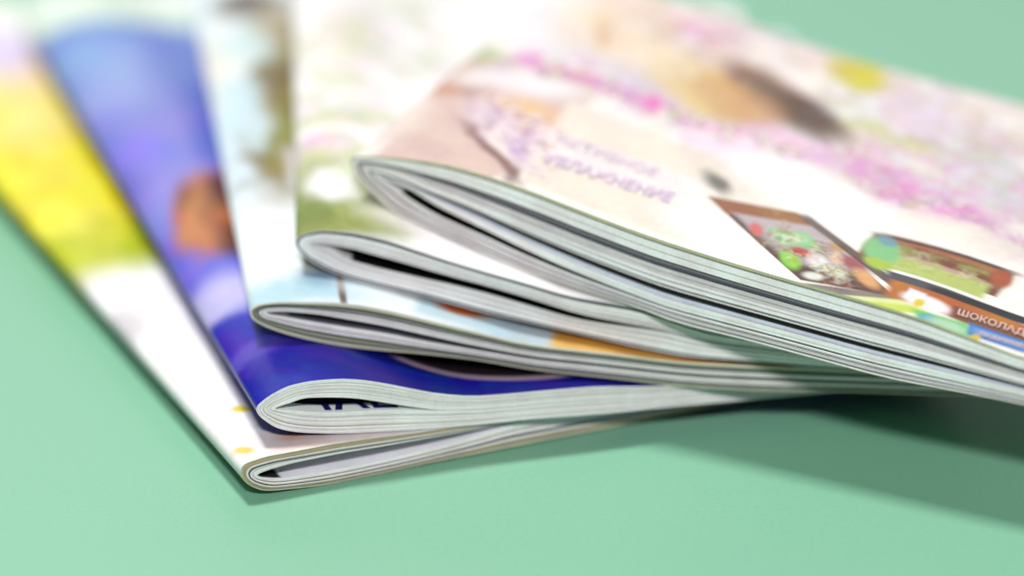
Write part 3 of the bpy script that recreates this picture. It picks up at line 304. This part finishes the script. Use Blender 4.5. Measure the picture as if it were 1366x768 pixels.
def cover_material(key, base):
    m, nt, bs = new_mat('printed_cover_' + key)
    uv = nd(nt, 'ShaderNodeUVMap', uv_map='UVMap').outputs[0]
    n1 = noise(nt, uv, 24, 2, .45); n2 = noise(nt, uv, 130, 3, .6)
    w1 = vmt(nt, 'SUBTRACT', n1.outputs[1], (.5, .5, .5)); w1.inputs
    s1 = vmt(nt, 'MULTIPLY', w1.outputs[0], (.02, .02, 0))
    w2 = vmt(nt, 'SUBTRACT', n2.outputs[1], (.5, .5, .5)); s2 = vmt(nt, 'MULTIPLY', w2.outputs[0], (.003, .003, 0))
    warped = vmt(nt, 'ADD', vmt(nt, 'ADD', uv, s1.outputs[0]).outputs[0], s2.outputs[0]).outputs[0]
    c = None
    for kind, ctr, I, colr, soft, alpha, warp in ART[key]:
        src = warped if warp else uv
        d = vmt(nt, 'SUBTRACT', src, (ctr[0], ctr[1], 0)).outputs[0]
        x = vmt(nt, 'DOT_PRODUCT', d, (I[0], I[1], 0)).outputs['Value']
        y = vmt(nt, 'DOT_PRODUCT', d, (I[2], I[3], 0)).outputs['Value']
        if kind == 'E':
            r = mth(nt, 'SQRT', mth(nt, 'ADD', mth(nt, 'MULTIPLY', x, x), mth(nt, 'MULTIPLY', y, y)))
        else:
            r = mth(nt, 'MAXIMUM', mth(nt, 'ABSOLUTE', x), mth(nt, 'ABSOLUTE', y))
        f = smooth(nt, r, 1 - soft, 1 + soft, alpha, 0.0)
        if kind == 'N':      # mottled photographic detail: patches of several colours
            q = noise(nt, uv, warp, 2, .5); q.inputs['Distortion'].default_value = .1
            q2 = noise(nt, vmt(nt, 'ADD', uv, (3.7, 1.9, 0)).outputs[0], warp * .8, 2, .5)
            rp = nd(nt, 'ShaderNodeValToRGB'); nt.links.new(q.outputs[0], rp.inputs[0])
            el = rp.color_ramp.elements
            for k, cc in enumerate(colr):
                p = .30 + .42 * k / (len(colr) - 1)
                e = el[k] if k < 2 else el.new(p)
                e.position = p; e.color = (*cc, 1)
            f = mth(nt, 'MULTIPLY', f, smooth(nt, q2.outputs[0], .38, .58, 0, 1))
            colr = rp.outputs[0]
        c = mix(nt, f, base if c is None else c, colr)
    h = noise(nt, uv, 45, 3, .6)
    hs = nd(nt, 'ShaderNodeHueSaturation'); nt.links.new(c, hs.inputs['Color'])
    nt.links.new(smooth(nt, h.outputs[0], .3, .7, .485, .515), hs.inputs['Hue']); nt.links.new(smooth(nt, h.outputs[0], .35, .7, .95, 1.03), hs.inputs['Value'])
    c = hs.outputs[0]
    # half-tone and photographic grain of the print
    g = noise(nt, uv, 300, 3, .6)
    gr = nd(nt, 'ShaderNodeMapRange'); nt.links.new(g.outputs[0], gr.inputs[0])
    gr.inputs[1].default_value = .3; gr.inputs[2].default_value = .7; gr.inputs[3].default_value = .95; gr.inputs[4].default_value = 1.04
    cmb = nd(nt, 'ShaderNodeCombineColor')
    for i in range(3): nt.links.new(gr.outputs[0], cmb.inputs[i])
    c = mix(nt, 1.0, c, cmb.outputs[0], 'MULTIPLY')
    nt.links.new(c, bs.inputs['Base Color'])
    bs.inputs['Roughness'].default_value = .32
    bs.inputs['Specular IOR Level'].default_value = .3
    bm = nd(nt, 'ShaderNodeBump'); bm.inputs['Strength'].default_value = .12; bm.inputs['Distance'].default_value = .002
    nw = noise(nt, uv, 35, 2, .5); nt.links.new(nw.outputs[0], bm.inputs['Height']); nt.links.new(bm.outputs[0], bs.inputs['Normal'])
    return m

def edge_material(name, rgb):
    """Cut paper edge: fine fibres and ink bleed run along the sheet."""
    m, nt, bs = new_mat(name)
    tc = nd(nt, 'ShaderNodeTexCoord').outputs['Object']
    n = noise(nt, tc, 90, 4, .65)
    n2 = noise(nt, tc, 900, 2, .6)
    a = lin(*rgb)
    c = mix(nt, smooth(nt, n.outputs[0], .35, .65, 0, 1), tuple(x * .90 for x in a), tuple(min(.88, x * 1.05) for x in a))
    c = mix(nt, smooth(nt, n2.outputs[0],   .45, .75, 0, .22), c, tuple(x * .6 for x in a))
    nt.links.new(c, bs.inputs['Base Color']); bs.inputs['Roughness'].default_value = .75
    bs.inputs['Specular IOR Level'].default_value = .2
    return m
def page_material(name, rgb, ink=None, start=.01, stop=9, soft=.0006, deep=None):
    """Page face: paper with an optional picture or dark block that starts `start` metres from the fold."""
    m, nt, bs = new_mat(name)
    uv = nd(nt, 'ShaderNodeUVMap', uv_map='UVMap').outputs[0]
    c = lin(*rgb)
    n = noise(nt, uv, 40, 3)
    cc = mix(nt, smooth(nt, n.outputs[0], .4, .65, 0, 1), c, tuple(x * .9 for x in c))
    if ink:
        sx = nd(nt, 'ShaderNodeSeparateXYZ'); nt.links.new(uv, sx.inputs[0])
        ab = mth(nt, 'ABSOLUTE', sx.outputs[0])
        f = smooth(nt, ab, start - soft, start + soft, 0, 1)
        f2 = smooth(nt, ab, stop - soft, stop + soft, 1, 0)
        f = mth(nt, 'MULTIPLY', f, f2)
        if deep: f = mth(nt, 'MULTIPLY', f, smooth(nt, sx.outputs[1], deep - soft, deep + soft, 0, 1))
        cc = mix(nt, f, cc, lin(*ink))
    nt.links.new(cc, bs.inputs['Base Color']); bs.inputs['Roughness'].default_value = .5
    return m
def plain(name, rgb, rough=.5):
    m, nt, bs = new_mat(name)
    tc = nd(nt, 'ShaderNodeTexCoord').outputs['Object']
    n = noise(nt, tc, 400, 2); c = lin(*rgb)
    nt.links.new(mix(nt, n.outputs[0], tuple(x * .93 for x in c), tuple(min(.9, x * 1.05) for x in c)), bs.inputs['Base Color'])
    bs.inputs['Roughness'].default_value = rough
    return m

# ------------------------------------------------------------------ table
def make_table():
    m, nt, bs = new_mat('mint_table')
    tc = nd(nt, 'ShaderNodeTexCoord').outputs['Object']
    n = noise(nt, tc, 3, 3, .5); n2 = noise(nt, tc, 700, 3, .6)
    a = (.178, .395, .268)
    c = mix(nt, n.outputs[0], tuple(x * .95 for x in a), tuple(x * 1.05 for x in a))
    c = mix(nt, smooth(nt, n2.outputs[0], .45, .7, 0, .5), c, tuple(x * .91 for x in a))
    nt.links.new(c, bs.inputs['Base Color'])
    bs.inputs['Roughness'].default_value = .42
    bm = nd(nt, 'ShaderNodeBump'); bm.inputs['Strength'].default_value = .12; bm.inputs['Distance'].default_value = .0005
    nt.links.new(n2.outputs[0], bm.inputs['Height']); nt.links.new(bm.outputs[0], bs.inputs['Normal'])
    me = bpy.data.meshes.new('table_surface')
    s = 4.0
    me.from_pydata([(-s, -s, 0), (s, -s, 0), (s, s, 0), (-s, s, 0)], [], [(0, 1, 2, 3)])
    me.materials.append(m)
    o = bpy.data.objects.new('table_surface', me); col.objects.link(o)
    o['kind'] = 'structure'; o['label'] = 'smooth mint green table surface under the magazines'
make_table()

# ------------------------------------------------------------------ booklets
NV = 12
def sstep(a, b, x):
    t = min(1, max(0, (x - a) / (b - a))); return t * t * (3 - 2 * t)

class Booklet:
    def __init__(self, key):
        d = MAGS[key]; self.key = key; self.d = d
        self.A = Vector((*d['a'], 0)); self.eu = Vector((*d['eu'], 0)); self.ev = Vector((*d['ev'], 0))
        self.n = len(d['OT']); self.L = d['l']; self.W = d['w']
        self.ph = random.uniform(0, 6)
    def wave(self, u, v):
        k = sstep(.02, .2, v)
        return k * (.0005 * math.sin(v * 21 + self.ph) * sstep(.01, .06, u) )
    def pt(self, top, i, f, jit=0.0):
        """Point i (0 = fold) of the curve at depth f (0 outside, 1 inside) on the top or bottom half: (u, z) in metres."""
        o = self.d['OT' if top else 'OB'][i]; g = self.d['GU' if top else 'GL'][i]
        f = f + jit
        return ((o[0] * (1 - f) + g[0] * f) * .001, (o[1] * (1 - f) + g[1] * f) * .001)
    def world(self, u, v, z):
        p = self.eu * u + self.ev * v; return Vector((p.x, p.y, z + self.wave(u, v)))
    def top_z(self, u, side='OT'):
        c = self.d[side]; x = u * 1000
        for a, b in zip(c, c[1:]):
            if a[0] <= x <= b[0]:
                t = (x - a[0]) / max(1e-9, b[0] - a[0]); return (a[1] + t * (b[1] - a[1])) * .001
        return c[-1][1] * .001

def build_sheet(bk, name, parent, f0, f1, mats, vjit, v_end, ujit, wob):
    """One folded sheet. f0, f1: functions (top, t) -> depth of its outer and inner face."""
    n = bk.n
    seq = [(False, i) for i in range(n - 1, 0, -1)] + [(True, i) for i in range(n)]
    verts, uvs = [], []
    N = len(seq)
    for face in (0, 1):
        for k, (top, i) in enumerate(seq):
            t = i / (n - 1)
            f = (f0, f1)[face](top, t)
            u, z = bk.pt(top, i, f, wob(t, top))
            if t > .98: u += ujit
            for j in range(NV):
                v = vjit + (v_end - vjit) * j / (NV - 1)
                verts.append(bk.world(u, v, z)); uvs.append((u if top else -u, v))
    def ix(face, k, j): return (face * N + k) * NV + j
    faces, mi = [], []
    for k in range(N - 1):
        for j in range(NV - 1):
            faces.append((ix(0, k, j), ix(0, k, j + 1), ix(0, k + 1, j + 1), ix(0, k + 1, j))); mi.append(0)
            faces.append((ix(1, k, j), ix(1, k + 1, j), ix(1, k + 1, j + 1), ix(1, k, j + 1))); mi.append(1)
        faces.append((ix(0, k, 0), ix(0, k + 1, 0), ix(1, k + 1, 0), ix(1, k, 0))); mi.append(2)
        e = NV - 1
        faces.append((ix(0, k, e), ix(1, k, e), ix(1, k + 1, e), ix(0, k + 1, e))); mi.append(2)
    for k, fl in ((0, 0), (N - 1, 1)):
        for j in range(NV - 1):
            q = (ix(0, k, j), ix(1, k, j), ix(1, k, j + 1), ix(0, k, j + 1))
            faces.append(q if not fl else q[::-1]); mi.append(2)
    me = bpy.data.meshes.new(name); me.from_pydata(verts, [], faces)
    for m in mats: me.materials.append(m)
    me.polygons.foreach_set('material_index', mi)
    me.polygons.foreach_set('use_smooth', [True] * len(faces))
    uvl = me.uv_layers.new(name='UVMap')
    for lp in me.loops: uvl.data[lp.index].uv = uvs[lp.vertex_index]
    me.set_sharp_from_angle(angle=R(50))
    o = bpy.data.objects.new(name, me); col.objects.link(o); o.parent = parent
    return o

EDGE = {k: edge_material('paper_edge_' + k, v) for k, v in {
    'white': (244, 236, 236), 'warm': (230, 220, 212), 'olive': (186, 186, 150), 'mauve': (214, 200, 206),
    'slate': (84, 86, 98), 'dark': (24, 22, 26), 'tan': (170, 150, 128), 'green': (170, 178, 140),
    'maroon': (96, 62, 66), 'grey': (212, 204, 206), 'blue': (206, 208, 226)}.items()}
PAGE = plain('page_paper', (226, 226, 226)); 
PAGE_DARK = plain('page_dark_print', (60, 58, 62)); PAGE_MID = plain('page_grey_print', (140, 138, 140))
PAGE_WARM = plain('page_warm_print', (190, 160, 140)); PAGE_GREEN = plain('page_green_print', (120, 140, 90))

def make_magazine(key, label, base, edges, layout_top, cover_edge, inner_mat, faces, cover_f=.055):
    """edges: edge tint of each inner sheet from outside to inside; layout_top: list of (start, end, count) bands of depth filled with sheets."""
    bk = Booklet(key)
    root = bpy.data.objects.new('magazine', None); col.objects.link(root)
    root.empty_display_size = .02; root.location = bk.A
    root['label'] = label; root['category'] = 'magazine'; root['group'] = 'magazines fanned out in one stack'
    n = len(edges)
    uni = [cover_f + .02 + (1 - cover_f - .02) * k / n for k in range(n + 1)]
    top = []
    for a, b, cnt in layout_top:
        for k in range(cnt): top.append((a + (b - a) * k / cnt, a + (b - a) * (k + .88) / cnt))
    assert len(top) == n, (key, len(top), n)
    cm = cover_material(key, base)
    cov = build_sheet(bk, 'cover', root, lambda tp, t: 0.0, lambda tp, t: cover_f, (cm, PAGE, EDGE[cover_edge]), 0.0, bk.L, 0, lambda t, tp: 0)
    pages = []
    for k in range(n):
        u0, u1 = uni[k], uni[k] + (uni[k + 1] - uni[k]) * .90
        t0, t1 = top[k]
        def f0(tp, t, u0=u0, t0=t0): w = sstep(.08, .40, t) if tp else 0; return u0 * (1 - w) + t0 * w
        def f1(tp, t, u1=u1, t1=t1): w = sstep(.08, .40, t) if tp else 0; return u1 * (1 - w) + t1 * w
        thick = (1 - cover_f) / n; ph = random.uniform(0, 6.3); am = thick * .07
        wob = (lambda t, tp, ph=ph, am=am: am * math.sin(t * 9 + ph) * (1 if tp else -1) * sstep(.05, .3, t) * (1 - sstep(.9, 1, t))) if k < n - 1 else (lambda t, tp: 0)
        fm = faces[k % len(faces)]
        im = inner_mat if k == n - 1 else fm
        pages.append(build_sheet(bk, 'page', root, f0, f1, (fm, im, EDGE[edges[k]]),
                     random.uniform(-.0003, .0005), bk.L - random.uniform(-.0002, .0006), random.uniform(-.0004, .0004), wob))
    return bk, root, cov, pages

def print_text(bk, parent, body, origin, ang, length, height, mat, side='OT', lift=.0003, name='printed_text', flip=False):
    cu = bpy.data.curves.new('text', 'FONT'); cu.body = body; cu.size = 1; cu.resolution_u = 3; cu.offset = .02
    to = bpy.data.objects.new('text', cu); col.objects.link(to)
    dg = bpy.context.evaluated_depsgraph_get(); dg.update()
    me = bpy.data.meshes.new_from_object(to.evaluated_get(dg)); bpy.data.objects.remove(to)
    xs = [v.co.x for v in me.vertices]; ys = [v.co.y for v in me.vertices]
    x0, x1, y0, y1 = min(xs), max(xs), min(ys), max(ys)
    ca, sa = math.cos(ang), math.sin(ang)
    for v in me.vertices:
        x = (v.co.x - x0) / (x1 - x0) * length; y = (v.co.y - y0) / (y1 - y0) * height
        u = origin[0] + x * ca - y * sa; w = origin[1] + x * sa + y * ca
        v.co = bk.world(u, w, bk.top_z(u, side) + lift)
    me.name = name; me.materials.clear(); me.materials.append(mat)
    o = bpy.data.objects.new(name, me); col.objects.link(o); o.parent = parent
    return o

WHITE = (.73, .72, .72)
m1 = make_magazine('m1', 'bottom magazine with yellow and white cover lying flat on the green table', WHITE,
    ['green', 'tan', 'warm', 'slate', 'white', 'grey', 'white', 'white'], [(.08, .55, 3), (.60, 1.0, 5)], 'olive',
    page_material('page_pale_dark_block', (236, 232, 240), (30, 24, 36), .0055, .0115, .0006, .0006), [PAGE, PAGE_WARM, PAGE])  # short dark block on the inner page, close to the fold
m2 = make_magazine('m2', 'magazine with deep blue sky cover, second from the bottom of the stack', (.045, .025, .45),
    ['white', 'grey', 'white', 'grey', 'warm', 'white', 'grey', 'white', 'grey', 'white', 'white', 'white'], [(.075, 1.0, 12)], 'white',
    page_material('page_white_dark_block', (228, 228, 230), (10, 10, 16), .0105, .046, .0006, .0050), [PAGE])  # dark block on the inner page, set back from its front edge
m3 = make_magazine('m3', 'pale blue and white magazine in the middle of the fanned stack', (.60, .68, .73),
    ['olive', 'slate', 'green', 'dark', 'white', 'mauve', 'warm', 'white', 'slate'], [(.075, .22, 1), (.25, .44, 2), (.46, 1.0, 6)], 'warm',
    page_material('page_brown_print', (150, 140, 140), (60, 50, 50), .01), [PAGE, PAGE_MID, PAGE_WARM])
m4 = make_magazine('m4', 'white magazine with olive green patches near its spine, directly under the top one', WHITE,
    ['slate', 'white', 'white', 'grey', 'white', 'mauve', 'white', 'grey'], [(.075, .2, 1), (.24, 1.0, 7)], 'grey',
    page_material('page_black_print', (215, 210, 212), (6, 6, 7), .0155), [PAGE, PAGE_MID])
m5 = make_magazine('m5', 'topmost magazine with cream and pink cover picturing brown product boxes', (.70, .665, .62),
    ['white', 'white', 'slate', 'grey', 'mauve', 'white', 'white', 'dark', 'blue', 'white', 'white'],
    [(.09, .31, 2), (.34, .39, 1), (.43, .66, 4), (.70, .76, 1), (.80, 1.0, 3)], 'olive',
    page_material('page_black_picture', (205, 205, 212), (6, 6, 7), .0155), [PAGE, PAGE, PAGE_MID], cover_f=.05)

# ------------------------------------------------------------------ lettering
INK_LILAC = plain('ink_lilac', (190, 168, 198)); INK_PALE = plain('ink_pale_lilac', (204, 186, 204))
INK_WHITE = plain('ink_white', (204, 166, 156)); INK_NAVY = plain('ink_navy', (8, 12, 84))
for k, body, mat in (('text_a', 'УВЛАЖНЕНИЕ', INK_LILAC), ('text_b', 'АКТИВНОЕ', INK_PALE), ('text_c', 'ШОКОЛАД', INK_WHITE), ('text_d', 'ЛЮБИМЫЙ', INK_WHITE)):
    _, org, ang, ln, h = TXT[k]
    print_text(m5[0], m5[2], body, org, ang, ln, h, mat)
print_text(m2[0], m2[3][-1], 'ЧАЕ', (.0125, .0014), 0.0, .026, .012, INK_NAVY, side='GL', lift=.0001)
